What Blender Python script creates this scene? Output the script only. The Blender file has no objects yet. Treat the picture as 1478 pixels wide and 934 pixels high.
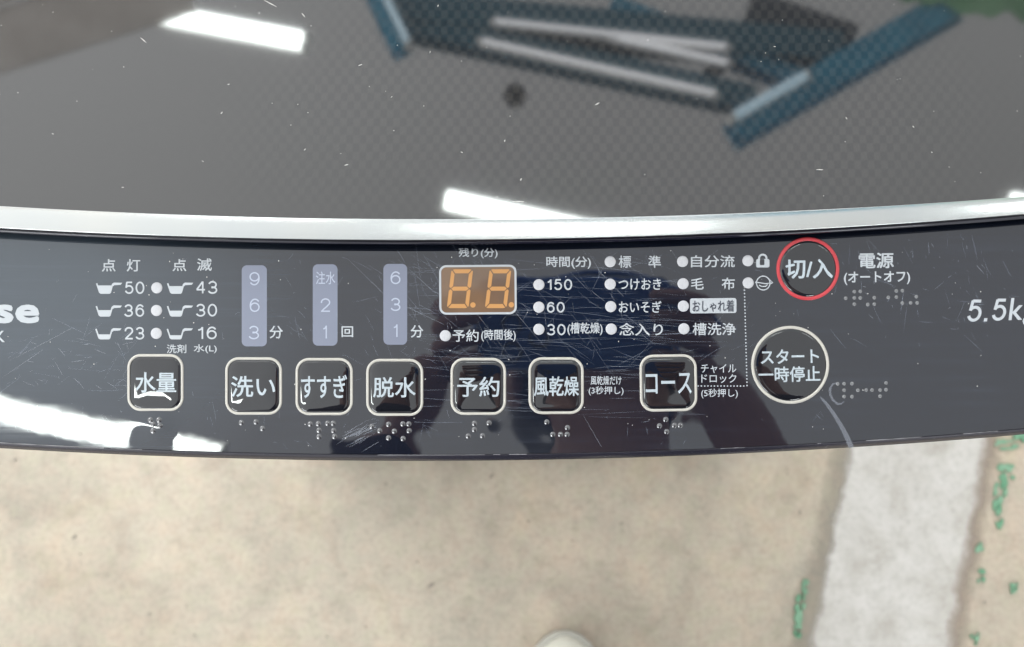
import bpy, bmesh, math, random
from mathutils import Vector, Matrix
R = math.radians
random.seed(7)
S = bpy.context.scene
COL = S.collection

# ------------------------------------------------------------------ frame of the panel
TILT, ZP, DIST = 10.0, 0.90, 0.455          # panel tilt, height of its centre, distance of the phone
K = 0.28986e-3                               # metres per photo pixel on the panel
CT, ST = math.cos(R(TILT)), math.sin(R(TILT))
M = Matrix.Translation((0, 0, ZP)) @ Matrix.Rotation(R(TILT), 4, 'X')

# ------------------------------------------------------------------ camera
cam_data = bpy.data.cameras.new('camera')
cam = bpy.data.objects.new('camera', cam_data); COL.objects.link(cam)
cam.matrix_world = M @ Matrix.Translation((0, 0, DIST))
cam_data.sensor_width = 36.0
cam_data.lens = 36.0 * 1570 / 1478
cam_data.clip_start, cam_data.clip_end = 0.01, 200
cam_data.dof.use_dof = True
cam_data.dof.focus_distance = DIST
cam_data.dof.aperture_fstop = 13.0
S.camera = cam

# ------------------------------------------------------------------ light and exposure
W = bpy.data.worlds.new('World'); S.world = W; W.use_nodes = True
bg = W.node_tree.nodes['Background']
# overcast daylight, broadly brighter towards the open left side of the yard
_n, _l = W.node_tree.nodes, W.node_tree.links
_tc = _n.new('ShaderNodeTexCoord'); _sx = _n.new('ShaderNodeSeparateXYZ'); _mr = _n.new('ShaderNodeMapRange')
_l.new(_tc.outputs['Generated'], _sx.inputs[0]); _l.new(_sx.outputs['X'], _mr.inputs['Value'])
_mr.interpolation_type = 'SMOOTHSTEP'
_mr.inputs['From Min'].default_value = 0.15; _mr.inputs['From Max'].default_value = -0.55
_mr.inputs['To Min'].default_value = 1.43; _mr.inputs['To Max'].default_value = 2.3
bg.inputs['Color'].default_value = (0.98, 0.995, 1.0, 1)
_my = _n.new('ShaderNodeMapRange'); _my.interpolation_type = 'SMOOTHSTEP'; _l.new(_sx.outputs['Y'], _my.inputs['Value'])
_my.inputs['From Min'].default_value = 0.15; _my.inputs['From Max'].default_value = 0.5
_my.inputs['To Min'].default_value = 0.97; _my.inputs['To Max'].default_value = 1.22
_mm = _n.new('ShaderNodeMath'); _mm.operation = 'MULTIPLY'
_l.new(_mr.outputs['Result'], _mm.inputs[0]); _l.new(_my.outputs['Result'], _mm.inputs[1])
_l.new(_mm.outputs[0], bg.inputs['Strength'])
S.view_settings.view_transform = 'Standard'
S.view_settings.look = 'None'
S.view_settings.exposure = 0.0
S.view_settings.gamma = 1.0
S.view_settings.use_curve_mapping = False

# ------------------------------------------------------------------ helpers
def P(px, py, n=0.0):
    """a point of the panel frame at height n seen at photo pixel (px, py)"""
    k = 1 - n / DIST
    return Vector(((px - 739) * K * k, (467 - py) * K * k, n))

CEN = {}
def link(name, verts, faces, mat, parent=None, smooth=False, loc=None):
    me = bpy.data.meshes.new(name)
    loc = Vector(loc) if loc is not None else Vector((0, 0, 0))
    me.from_pydata([Vector(v) - loc for v in verts], [], faces)
    if mat is not None:
        me.materials.append(mat)
    if smooth:
        me.polygons.foreach_set('use_smooth', [True] * len(me.polygons))
    me.validate(); me.update()
    o = bpy.data.objects.new(name, me); COL.objects.link(o)
    if parent is not None:
        o.parent = parent
        o.location = loc - CEN.get(parent.name, Vector((0, 0, 0)))
    else:
        o.location = loc
    CEN[o.name] = loc
    return o

def mean(verts):
    c = Vector((0, 0, 0))
    for v in verts: c += Vector(v)
    return c / len(verts)

def part(name, geo, mat, parent, smooth=False, label=None, stuff=False):
    """a piece of the washing machine in the panel frame, its origin at its own centre"""
    verts, faces = geo
    c = mean(verts)
    o = link(name, verts, faces, mat, None, smooth, c)
    o.parent = parent
    if parent is machine:
        o.matrix_basis = Matrix.Translation(-machine.location) @ M @ Matrix.Translation(c)
    else:
        o.location = c - CEN[parent.name]
    if label: o['label'] = label
    if stuff: o['kind'] = 'stuff'
    return o

def empty(name, loc, label, cat, group=None):
    o = bpy.data.objects.new(name, None); COL.objects.link(o)
    o.location = loc; o['label'] = label; o['category'] = cat
    o.empty_display_size = 0.05
    if group: o['group'] = group
    CEN[o.name] = Vector((0, 0, 0))
    return o

def bridge(rings, close=True, cap_first=False, cap_last=False):
    verts, faces = [], []
    n = len(rings[0])
    for r in rings: verts += [Vector(p) for p in r]
    for i in range(len(rings) - 1):
        for j in range(n if close else n - 1):
            k = (j + 1) % n
            faces.append((i * n + j, i * n + k, (i + 1) * n + k, (i + 1) * n + j))
    if cap_first: faces.append(tuple(range(n))[::-1])
    if cap_last: faces.append(tuple(range((len(rings) - 1) * n, len(rings) * n)))
    return verts, faces

def merge(geos):
    V, F = [], []
    for v, f in geos:
        b = len(V); V += list(v); F += [tuple(i + b for i in q) for q in f]
    return V, F

def box(c, d, mat4=None):
    x, y, z = d[0] / 2, d[1] / 2, d[2] / 2
    v = [Vector((sx * x, sy * y, sz * z)) for sx, sy, sz in
         ((-1,-1,-1),(1,-1,-1),(1,1,-1),(-1,1,-1),(-1,-1,1),(1,-1,1),(1,1,1),(-1,1,1))]
    if mat4 is not None: v = [mat4 @ p for p in v]
    v = [p + Vector(c) for p in v]
    return v, [(3,2,1,0),(4,5,6,7),(0,1,5,4),(1,2,6,5),(2,3,7,6),(3,0,4,7)]

def rrect(cx, cy, hw, hh, r, seg=8):
    """rounded rectangle outline in pixels, counter-clockwise as seen (y down)"""
    out = []
    r = max(1e-6, min(r, hw, hh))
    for qx, qy, a0 in ((1, -1, 0), (-1, -1, 90), (-1, 1, 180), (1, 1, 270)):
        ox, oy = cx + qx * (hw - r), cy + qy * (hh - r)
        for i in range(seg + 1):
            a = R(a0 + 90 * i / seg)
            out.append((ox + r * math.cos(a), oy - r * math.sin(a)))
    return out

def circle(cx, cy, r, seg=48):
    return [(cx + r * math.cos(2 * math.pi * i / seg), cy - r * math.sin(2 * math.pi * i / seg)) for i in range(seg)]

def lift(outline, n): return [P(x, y, n) for x, y in outline]

def rotpts(pts, cx, cy, a):
    c, s = math.cos(a), math.sin(a)
    return [(cx + (x - cx) * c - (y - cy) * s, cy + (x - cx) * s + (y - cy) * c) for x, y in pts]

def slab(outline, n0, n1, bevel_px=0.0):
    """thin flat print or plate with a small thickness"""
    return bridge([lift(outline, n0), lift(outline, n1)], cap_last=True)

def stroke(pts, w, n, t=0.00006):
    """ribbon through pixel points with width w pixels (w may be a list)"""
    V, F = [], []
    m = len(pts)
    for i, (x, y) in enumerate(pts):
        x0, y0 = pts[max(0, i - 1)]; x1, y1 = pts[min(m - 1, i + 1)]
        dx, dy = x1 - x0, y1 - y0; L = math.hypot(dx, dy) or 1
        ww = (w[i] if isinstance(w, (list, tuple)) else w) / 2
        V += [P(x - dy / L * ww, y + dx / L * ww, n), P(x + dy / L * ww, y - dx / L * ww, n)]
    for i in range(m - 1):
        a = 2 * i
        F.append((a, a + 2, a + 3, a + 1))
    return V, F

# ------------------------------------------------------------------ materials
def mat(name, base, rough=0.5, metal=0.0, ior=1.5, emis=None, estr=0.0, alpha=1.0):
    m = bpy.data.materials.new(name); m.use_nodes = True
    b = m.node_tree.nodes['Principled BSDF']
    b.inputs['Base Color'].default_value = (*base, 1)
    b.inputs['Roughness'].default_value = rough
    b.inputs['Metallic'].default_value = metal
    b.inputs['IOR'].default_value = ior
    b.inputs['Alpha'].default_value = alpha
    if emis:
        b.inputs['Emission Color'].default_value = (*emis, 1)
        b.inputs['Emission Strength'].default_value = estr
    return m

def nodes(m):
    nt = m.node_tree
    return nt, nt.nodes, nt.links, nt.nodes['Principled BSDF']

def noise(nt, scale, detail=4, rough=0.55, dist=0.0, coord='Object', vec=None):
    t = nt.nodes.new('ShaderNodeTexNoise')
    t.inputs['Scale'].default_value = scale; t.inputs['Detail'].default_value = detail
    t.inputs['Roughness'].default_value = rough; t.inputs['Distortion'].default_value = dist
    if vec is None:
        tc = nt.nodes.new('ShaderNodeTexCoord'); vec = tc.outputs[coord]
    nt.links.new(vec, t.inputs['Vector'])
    return t

def ramp(nt, src, stops):
    r = nt.nodes.new('ShaderNodeValToRGB')
    e = r.color_ramp.elements
    while len(e) < len(stops): e.new(0.5)
    for i, (p, c) in enumerate(stops):
        e[i].position = p
        e[i].color = (*c, 1) if isinstance(c, tuple) else (c, c, c, 1)
    nt.links.new(src, r.inputs['Fac'])
    return r

def mixc(nt, a, b, fac, blend='MIX'):
    m = nt.nodes.new('ShaderNodeMix'); m.data_type = 'RGBA'; m.blend_type = blend
    for sock, v in ((m.inputs[0], fac), (m.inputs[6], a), (m.inputs[7], b)):
        if hasattr(v, 'is_output') or isinstance(v, bpy.types.NodeSocket): nt.links.new(v, sock)
        elif isinstance(v, tuple): sock.default_value = (*v, 1)
        else: sock.default_value = v
    return m.outputs[2]

PANEL = mat('panel_gloss', (0.006, 0.008, 0.0145), 0.02, ior=1.62)
nt, ns, ls, b = nodes(PANEL)                       # rubbed zones: fine streaky wear in the gloss
tc = ns.new('ShaderNodeTexCoord')
mp = ns.new('ShaderNodeMapping'); mp.inputs['Scale'].default_value = (12, 420, 12)
ls.new(tc.outputs['Object'], mp.inputs['Vector'])
st = noise(nt, 1.0, 5, 0.65, vec=mp.outputs['Vector'])
big = noise(nt, 22, 2)
rr = ramp(nt, st.outputs['Fac'], [(0.45, 0.012), (0.8, 0.09)])
rb = ramp(nt, big.outputs['Fac'], [(0.36, 0.0), (0.62, 1.0)])
ls.new(mixc(nt, (0.012,) * 3, rr.outputs['Color'], rb.outputs['Color']), b.inputs['Roughness'])
hz = ramp(nt, st.outputs['Fac'], [(0.5, (0.006, 0.008, 0.0145)), (0.85, (0.016, 0.022, 0.036))])
ls.new(mixc(nt, (0.006, 0.008, 0.0145), hz.outputs['Color'], rb.outputs['Color']), b.inputs['Base Color'])
# base colour paler round one area at the left, fading outwards
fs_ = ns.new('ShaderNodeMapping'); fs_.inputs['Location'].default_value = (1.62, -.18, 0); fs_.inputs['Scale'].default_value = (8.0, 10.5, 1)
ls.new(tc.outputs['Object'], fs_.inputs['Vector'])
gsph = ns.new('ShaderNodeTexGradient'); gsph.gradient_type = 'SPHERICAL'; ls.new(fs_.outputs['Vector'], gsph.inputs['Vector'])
pale_zone = ramp(nt, gsph.outputs['Fac'], [(0.0, (0, 0, 0)), (0.75, (0.027, 0.036, 0.042))])
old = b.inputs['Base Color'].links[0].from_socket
ls.new(mixc(nt, old, pale_zone.outputs['Color'], 1.0, 'ADD'), b.inputs['Base Color'])
wv = noise(nt, 60, 2)                              # slightly wavy moulding
bp = ns.new('ShaderNodeBump'); bp.inputs['Strength'].default_value = 0.05; bp.inputs['Distance'].default_value = 0.0004
ls.new(wv.outputs['Fac'], bp.inputs['Height']); ls.new(bp.outputs['Normal'], b.inputs['Normal'])

DOTM = mat('braille_resin', (0.03, 0.031, 0.036), 0.12, ior=1.95)
DOTW = mat('glint_braille_resin', (0.10, 0.104, 0.11), 0.15, ior=1.8)  # white highlights on these dots put into a paler base colour
CAP = mat('button_gloss', (0.006, 0.007, 0.010), 0.02, ior=1.62)
RIM = mat('rim_plastic', (0.020, 0.019, 0.028), 0.2, ior=1.42)
nt, ns, ls, b = nodes(RIM)
t = noise(nt, 900, 3); rr = ramp(nt, t.outputs['Fac'], [(0.3, 0.14), (0.75, 0.3)])
ls.new(rr.outputs['Color'], b.inputs['Roughness'])
LIDEDGE = mat('lid_edge_plastic', (0.008, 0.008, 0.016), 0.04, ior=1.55)
CAB = mat('cabinet_paint', (0.62, 0.62, 0.62), 0.35)
nt, ns, ls, b = nodes(CAB)
t = noise(nt, 300, 2); bp = ns.new('ShaderNodeBump'); bp.inputs['Strength'].default_value = 0.05
ls.new(t.outputs['Fac'], bp.inputs['Height']); ls.new(bp.outputs['Normal'], b.inputs['Normal'])

SILVER = mat('silver_satin', (0.64, 0.655, 0.63), 0.2, metal=1.0)
nt, ns, ls, b = nodes(SILVER)
t = noise(nt, 2500, 3); rr = ramp(nt, t.outputs['Fac'], [(0.3, 0.12), (0.7, 0.19)])
ls.new(rr.outputs['Color'], b.inputs['Roughness'])
t2 = noise(nt, 14, 2); cc = ramp(nt, t2.outputs['Fac'], [(0.3, (0.375, 0.395, 0.40)), (0.7, (0.415, 0.42, 0.405))])
ls.new(cc.outputs['Color'], b.inputs['Base Color'])

GLASS = mat('smoked_lid_glass', (0.03, 0.03, 0.03), 0.034, ior=1.74)
nt, ns, ls, b = nodes(GLASS)                       # printed check that fades in and out, over smoked glass
tc = ns.new('ShaderNodeTexCoord')
mp = ns.new('ShaderNodeMapping'); mp.inputs['Scale'].default_value = (1 / 0.00278, 1 / 0.00365, 0.0)
mp.inputs['Location'].default_value = (0.13, 0.21, 0.5)
ls.new(tc.outputs['Object'], mp.inputs['Vector'])
ck = ns.new('ShaderNodeTexChecker'); ck.inputs['Scale'].default_value = 1.0
ck.inputs['Color1'].default_value = (0.0235, 0.023, 0.0225, 1); ck.inputs['Color2'].default_value = (0.0125, 0.0125, 0.0135, 1)
ls.new(mp.outputs['Vector'], ck.inputs['Vector'])
fade = noise(nt, 9, 2)
fmp = ns.new('ShaderNodeMapping'); fmp.name = 'fade_place'; ls.new(tc.outputs['Object'], fmp.inputs['Vector'])
fsp = ns.new('ShaderNodeTexGradient'); fsp.gradient_type = 'SPHERICAL'; ls.new(fmp.outputs['Vector'], fsp.inputs['Vector'])
fad = ns.new('ShaderNodeMath'); fad.operation = 'MULTIPLY_ADD'; fad.inputs[1].default_value = 0.75
ls.new(fsp.outputs['Fac'], fad.inputs[0]); ls.new(fade.outputs['Fac'], fad.inputs[2])
fr = ramp(nt, fad.outputs[0], [(0.52, 0.04), (0.95, 0.85)])
gr = noise(nt, 1800, 2)
g1 = ramp(nt, gr.outputs['Fac'], [(0.3, (0.0145, 0.0145, 0.0145)), (0.7, (0.0215, 0.021, 0.0205))])
ls.new(mixc(nt, g1.outputs['Color'], ck.outputs['Color'], fr.outputs['Color']), b.inputs['Base Color'])

PRINT = mat('white_print', (0.37, 0.395, 0.42), 0.3)
BTNTEXT = mat('button_print', (0.355, 0.405, 0.44), 0.3)
RINGM = mat('cream_ring_print', (0.415, 0.40, 0.36), 0.3)
REDRING = mat('red_ring_print', (0.42, 0.032, 0.042), 0.3)
LAMPM = mat('indicator_lens', (0.68, 0.69, 0.72), 0.35)
nt, ns, ls, b = nodes(LAMPM)
t = noise(nt, 2600, 2); cc = ramp(nt, t.outputs['Fac'], [(0.3, (0.37, 0.375, 0.40)), (0.7, (0.455, 0.46, 0.475))])
ls.new(cc.outputs['Color'], b.inputs['Base Color'])
PILL = mat('lavender_window', (0.155, 0.172, 0.228), 0.25)
PILLTXT = mat('pale_numeral', (0.33, 0.365, 0.45), 0.3)
DISP = mat('amber_display_window', (0.20, 0.115, 0.06), 0.06)
nt, ns, ls, b = nodes(DISP)
t = noise(nt, 45, 3); cc = ramp(nt, t.outputs['Fac'], [(0.35, (0.12, 0.082, 0.058)), (0.7, (0.165, 0.098, 0.055))])
ls.new(cc.outputs['Color'], b.inputs['Base Color'])
SEG = mat('amber_segment', (0.43, 0.215, 0.07), 0.3)
DARKTXT = mat('dark_print', (0.03, 0.035, 0.05), 0.3)
SCR = mat('scratch_mark', (0.30, 0.34, 0.42), 0.5, alpha=0.24)
SCRB = mat('bright_scratch_mark', (0.38, 0.41, 0.47), 0.5, alpha=0.31)
DUSTM = mat('dust_speck', (0.75, 0.74, 0.70), 0.8, alpha=0.75)

# ------------------------------------------------------------------ ground
def noise2(x, y):
    return (math.sin(x * 37.1 + 1.7 * math.sin(y * 23.3)) + math.sin(y * 61.7 + 2.1 * math.sin(x * 47.9 + 1.3))
            + 0.6 * math.sin(x * 151 + y * 97)) / 2.6

FLOORM = mat('worn_concrete', (0.45, 0.40, 0.32), 0.55)
def concrete(m):
    nt, ns, ls, b = nodes(m)
    n1 = noise(nt, 2.6, 6, 0.6, 0.4); n2 = noise(nt, 22, 7, 0.68, 0.3); n3 = noise(nt, 150, 5, 0.7)
    n4 = noise(nt, 9, 4, 0.6, 0.5); n5 = noise(nt, 48, 3, 0.5)
    c1 = ramp(nt, n1.outputs['Fac'], [(0.36, (0.295, 0.255, 0.20)), (0.5, (0.338, 0.296, 0.235)), (0.64, (0.365, 0.311, 0.246))])
    c2 = ramp(nt, n2.outputs['Fac'], [(0.3, (0.78, 0.77, 0.76)), (0.5, (1, 1, 1)), (0.70, (1.08, 1.07, 1.05))])
    c3 = ramp(nt, n3.outputs['Fac'], [(0.30, (0.82, 0.82, 0.83)), (0.5, (1, 1, 1)), (0.72, (1.10, 1.10, 1.08))])
    c4 = ramp(nt, n4.outputs['Fac'], [(0.36, (0.88, 0.90, 0.91)), (0.52, (1.0, 1.0, 1.0)), (0.68, (1.05, 1.02, 0.98))])
    c5 = ramp(nt, n5.outputs['Fac'], [(0.36, (0.975, 1.005, 0.975)), (0.5, (1, 1, 1)), (0.64, (1.025, 0.99, 0.985))])
    x = mixc(nt, c1.outputs['Color'], c2.outputs['Color'], 0.85, 'MULTIPLY')
    for c in (c3, c4, c5): x = mixc(nt, x, c.outputs['Color'], 1.0, 'MULTIPLY')
    ls.new(x, b.inputs['Base Color'])
    bp = ns.new('ShaderNodeBump'); bp.inputs['Strength'].default_value = 0.25; bp.inputs['Distance'].default_value = 0.002
    ls.new(n3.outputs['Fac'], bp.inputs['Height']); ls.new(bp.outputs['Normal'], b.inputs['Normal'])
concrete(FLOORM)
floor = link('floor', *box((0, 0, -0.05), (9, 9, 0.1)), FLOORM); floor['kind'] = 'structure'

# the worn white line: paint that thins out raggedly at its edges, with a grimy fringe on its right
STRIPM = mat('worn_white_line', (0.4, 0.38, 0.36), 0.6)
nt, ns, ls, b = nodes(STRIPM)
tc = ns.new('ShaderNodeTexCoord'); sp_ = ns.new('ShaderNodeSeparateXYZ'); ls.new(tc.outputs['Object'], sp_.inputs[0])
def mth(op, a, c):
    m = ns.new('ShaderNodeMath'); m.operation = op
    for k, v in enumerate((a, c)):
        if isinstance(v, (int, float)): m.inputs[k].default_value = v
        else: ls.new(v, m.inputs[k])
    return m.outputs[0]
ew = noise(nt, 28, 8, 0.78)
xq = mth('SUBTRACT', sp_.outputs['X'], mth('MULTIPLY', mth('ADD', sp_.outputs['Y'], .117), .258))
xq = mth('ADD', xq, mth('MULTIPLY', mth('SUBTRACT', ew.outputs['Fac'], .5), .034))
xn = mth('DIVIDE', mth('SUBTRACT', xq, .36), .22)          # 0..1 across 0.36 .. 0.58 m
al = ramp(nt, xn, [(0.0, 0.0), (0.05, 0.30), (0.09, 0.35), (0.15, 1.0), (0.84, 1.0), (0.90, 0.6), (0.97, 0.0)])
n2 = noise(nt, 20, 7, 0.7, 0.4); n3 = noise(nt, 120, 5, 0.65)
c2 = ramp(nt, n2.outputs['Fac'], [(0.3, (0.325, 0.305, 0.27)), (0.5, (0.415, 0.398, 0.37)), (0.68, (0.465, 0.45, 0.425))])
c3 = ramp(nt, n3.outputs['Fac'], [(0.28, (0.82, 0.81, 0.80)), (0.5, (1, 1, 1)), (0.72, (1.06, 1.06, 1.06))])
wcol = mixc(nt, c2.outputs['Color'], c3.outputs['Color'], 0.9, 'MULTIPLY')
fc = ramp(nt, xn, [(0.0, (0.22, 0.195, 0.155)), (0.09, (0.24, 0.215, 0.175)), (0.5, (0.24, 0.205, 0.165)), (0.88, (0.25, 0.20, 0.16)), (1.0, (0.28, 0.235, 0.185))])
fm = ramp(nt, xn, [(0.085, 1.0), (0.145, 0.0), (0.835, 0.0), (0.90, 1.0)])
ls.new(mixc(nt, wcol, fc.outputs['Color'], fm.outputs['Color']), b.inputs['Base Color'])
ls.new(al.outputs['Color'], b.inputs['Alpha'])
V = []
for y in (-2.5, 2.5):
    V += [(.355 + .258 * (y + .117), y, .0012), (.585 + .258 * (y + .117), y, .0012)]
line = link('floor_marking', V, [(0, 1, 3, 2)], STRIPM)
line['kind'] = 'structure'
GREENM = mat('green_floor_paint', (0.10, 0.33, 0.19), 0.5)
nt, ns, ls, b = nodes(GREENM)
n2 = noise(nt, 60, 4); c2 = ramp(nt, n2.outputs['Fac'], [(0.35, (0.07, 0.21, 0.115)), (0.65, (0.17, 0.30, 0.20))])
ls.new(c2.outputs['Color'], b.inputs['Base Color'])
def fleck(x, y, rx, ry, a, z=0.004, seed=0):
    rnd = random.Random(seed); n = 18; top, bot = [], []
    for i in range(n):
        t = 2 * math.pi * i / n; k = 0.5 + 0.6 * rnd.random()
        px, py = rx * k * math.cos(t), ry * k * math.sin(t)
        c, s = math.cos(a), math.sin(a)
        top.append((x + px * c - py * s, y + px * s + py * c, z)); bot.append((top[-1][0], top[-1][1], 0.0))
    return bridge([bot, top], cap_last=True)
fl = [(0.612, 0.006, .018, .006, .1), (0.608, -0.026, .012, .012, .3), (0.598, -0.05, .009, .022, -.25), (0.593, -0.075, .006, .018, -.1),
      (0.566, -0.115, .006, .007, .3), (0.567, -0.15, .006, .009, 0), (0.606, -0.166, .006, .006, 0), (0.556, -0.224, .007, .006, .4),
      (0.346, -0.19, .007, .016, -.1), (0.343, -0.212, .006, .013, -.15), (0.352, -0.166, .004, .011, -.2),
      (0.63, 0.02, .02, .012, .6), (0.66, -0.1, .01, .02, .4), (0.69, 0.05, .02, .03, .2), (0.334, -0.26, .006, .02, -.2)]
pf = []
for i, (fx_, fy_, rx_, ry_, fa_) in enumerate(fl):
    rnd = random.Random(40 + i)
    for q in range(9):
        t = rnd.uniform(-1, 1); u = rnd.uniform(-1, 1)
        ox, oy = rx_ * u * .7, ry_ * t * .9
        c, s_ = math.cos(fa_), math.sin(fa_)
        k = rnd.uniform(.25, .55)
        pf.append(fleck(fx_ + ox * c - oy * s_, fy_ + ox * s_ + oy * c, max(.0012, rx_ * k), max(.0016, ry_ * k * .8), fa_ + rnd.uniform(-.5, .5), z=.0016 + .00002 * (i * 9 + q), seed=i * 9 + q))
paint = link('paint_flecks', *merge(pf), GREENM); paint['kind'] = 'stuff'
paint['label'] = 'worn green paint remnants along the edges of the pale floor line'
# small chips and grit on the concrete
GRIT = mat('dark_grit', (0.21, 0.185, 0.155), 0.9)
g = []
for i in range(70):
    xx, yy = random.uniform(-.7, .75), random.uniform(-.32, .12)
    r = random.choice((.0009, .0012, .0016, .0024))
    g.append(fleck(xx, yy, r * random.uniform(.7, 2.2), r, random.uniform(0, 3), z=0.001, seed=100 + i))
grit = link('floor_grit', *merge(g), GRIT); grit['kind'] = 'stuff'
grit['label'] = 'small dark chips and grit lying on the beige concrete floor'

# ------------------------------------------------------------------ the washing machine
machine = empty('washing_machine', (0, 0.20, 0), 'black top-loading washing machine with scratched glossy control panel and smoked glass lid', 'washing machine')
CEN['washing_machine'] = Vector((0, 0, 0))
XL, XR = -172, 1655                       # the machine's sides, in photo pixels on the panel
def y_rim(x):  return 656.0 - (x - 603) ** 2 / 20200      # where panel meets rim
def y_lip(x):  return 353.0 - (x - 600) ** 2 / 20570      # lower front edge of the lid
def y_str0(x): return 346.0 - (x - 600) ** 2 / 20570      # silver strip, lower edge
def y_str1(x): return 317.0 - (x - 640) ** 2 / 21200      # silver strip, upper edge

BUMPS = []                                 # (px, py, radius px, height m) raised membrane round the braille
def panel_n(px, py):
    h = 0.0
    for bx, by, r, a in BUMPS:
        d = ((px - bx) ** 2 + (py - by) ** 2) / (r * r)
        if d < 9: h += a * math.exp(-d)
    d = y_lip(px) + 9 - py                 # falls away into the gutter under the lid
    if d > 0: h -= K * .42 * (d if d > 2 else d * d / 4 + d * .5)
    return h

BRAILLE = {
 'water':  [(217.4,606.5),(229.3,606.5),(221,612.5),(230.5,614.5),(221,621.5)],
 'wash':   [(348.5,610),(369.6,609),(378.9,618.4)],
 'rinse':  [(448,612),(459.6,611.6),(473,611),(481,611),(460.6,621),(481.5,621.5),(460.6,630),(483,630)],
 'spin':   [(537,615.5),(561,612.6),(581.4,612),(590,612),(548.3,621.8),(569.2,622.4),(590.5,621.8),(561,632),(581.8,633)],
 'timer':  [(684.9,611.2),(705.8,610.6),(684.9,620),(676,629.3),(696.4,628.9)],
 'dry':    [(789.4,609.3),(818.9,617.3),(798,627),(809,627),(818.5,627)],
 'course': [(961,605.6),(952,614.7),(973.5,614),(982,614),(962.3,623)],
 'power':  [(1100+a/2.669, 330+b_/2.669) for a, b_ in ((355,243),(378,242),(517,240),(540,239),(322,268),(355,267),(378,267),(432,266),(486,265),(517,264),(594,262),(355,291),(407,292),(432,291),(540,287),(572,286),(597,286))],
 'start':  [(900+a/3.519, 480+b_/3.519) for a, b_ in ((1087,260),(1120,260),(1160,259),(1333,256),(1120,293),(1190,293),(1232,292),(1262,292),(1303,292),(1333,290),(1120,325),(1160,325),(1303,323))],
}
BUMPS = [(224, 615, 22, .00050), (364, 614, 22, .00005), (466, 620, 26, .00014), (572, 623, 30, .00016),
         (690, 620, 24, .00016), (806, 620, 24, .00016), (966, 614, 24, .00014)]

# control panel: one fine sheet
def panel_geo():
    xs = [XL + (XR - XL) * i / 420 for i in range(421)]
    V, F = [], []
    m = 130
    for x in xs:
        y0 = y_lip(x) - 26; y1 = y_rim(x)
        for j in range(m + 1):
            t = j / m
            y = y0 + (y1 - y0) * t
            V.append(P(x, y, 0) + Vector((0, 0, panel_n(x, y))))
    for i in range(420):
        for j in range(m):
            a = i * (m + 1) + j
            F.append((a, a + 1, a + m + 2, a + m + 1))
    return V, F
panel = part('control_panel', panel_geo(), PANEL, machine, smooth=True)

# rim along the front edge of the panel
def sweep(fy, prof, x0=XL, x1=XR, n=160):
    rings = []
    for i in range(n + 1):
        x = x0 + (x1 - x0) * i / n
        rings.append([P(x, fy(x) + dy, 0) + Vector((0, 0, nn)) for dy, nn in prof])
    return bridge(rings, close=False)
rim = part('panel_rim', sweep(y_rim, [(-0.2, -.0009), (0.25, -.0012), (0.5, -.0003), (1.1, .00005), (2.2, -.0001), (5.2, -.0009), (8.2, -.0021), (9.2, -.0028)]), RIM, machine, smooth=True)
SKIRT = mat('matte_black_skirt', (0.006, 0.006, 0.009), 0.75)
part('panel_skirt', sweep(y_rim, [(9.2, -.0028), (9.4, -.0036), (10.2, -.0046), (11.6, -.0056), (12.6, -.0085), (12.8, -.03)]), SKIRT, machine, smooth=True)
RIMLINE = mat('worn_rim_edge', (0.42, 0.42, 0.44), 0.5, alpha=0.45)
ln = []
for a, bb in ((0, 150), (160, 205), (545, 700), (712, 722), (735, 760), (1040, 1075), (1180, 1185), (1250, 1330), (1390, 1440)):
    ln.append(stroke([(a + (bb - a) * i / 8, y_rim(a + (bb - a) * i / 8) + 0.9) for i in range(9)], [random.uniform(.4, 1.3) for _ in range(9)], .00015))
part('edge_wear', merge(ln), RIMLINE, rim, stuff=True)

# cabinet below: front bowed like the rim
def cab_geo():
    pts = []
    for i in range(41):
        x = XL + (XR - XL) * i / 40
        w = M @ (P(x, y_rim(x)) + Vector((0, .045, -.03)))
        pts.append(Vector((w.x, w.y, 0)))
    pts += [Vector((pts[-1].x, 0.46, 0)), Vector((pts[0].x, 0.46, 0))]
    lo = [Vector((p.x, p.y, 0.03)) for p in pts]
    hi = [Vector((p.x, p.y, 0.862)) for p in pts]
    v, f = bridge([lo, hi], cap_first=True, cap_last=True)
    inv = M.inverted()
    return [inv @ q for q in v], f
cabinet = part('cabinet', cab_geo(), CAB, machine)
for sx in (-.2, .22):
    for sy in (0.02, 0.40):
        inv = M.inverted()
        ring = lambda r, z: [inv @ Vector((sx + r * math.cos(a * math.pi / 8), sy + r * math.sin(a * math.pi / 8), z)) for a in range(16)]
        part('foot', bridge([ring(.025, 0.001), ring(.022, .03)], cap_first=True, cap_last=True), RIM, machine)

# ------------------------------------------------------------------ the lid
GT = math.tan(R(TILT))
V0 = (467 - 317) * K
def n_glass(v): return 0.0072 - GT * (v - V0)
def onglass(px, py, d=0.0):
    n = 0.007
    for _ in range(12):
        p = P(px, py, n); n = n_glass(p.y) + d
    return P(px, py, n)
def lid_geo():
    rings = []
    for i in range(161):
        x = XL + 60 + (XR - XL - 120) * i / 160
        f = onglass(x, y_str1(x))
        r = []
        for j in range(30):
            v = f.y + 0.30 * (j / 29)
            r.append(Vector((f.x, v, n_glass(v))))
        rings.append(r)
    v, f = bridge(rings, close=False)
    return v, f
lid = part('lid_glass', lid_geo(), GLASS, machine, smooth=True)
_fc = onglass(820, 160) - CEN['lid_glass']
_fn = GLASS.node_tree.nodes['fade_place']; _fn.vector_type = 'POINT'
_fn.inputs['Scale'].default_value = (1 / .20, 1 / .11, 0)
_fn.inputs['Location'].default_value = (-_fc.x / .20, -_fc.y / .11, 0)
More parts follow.
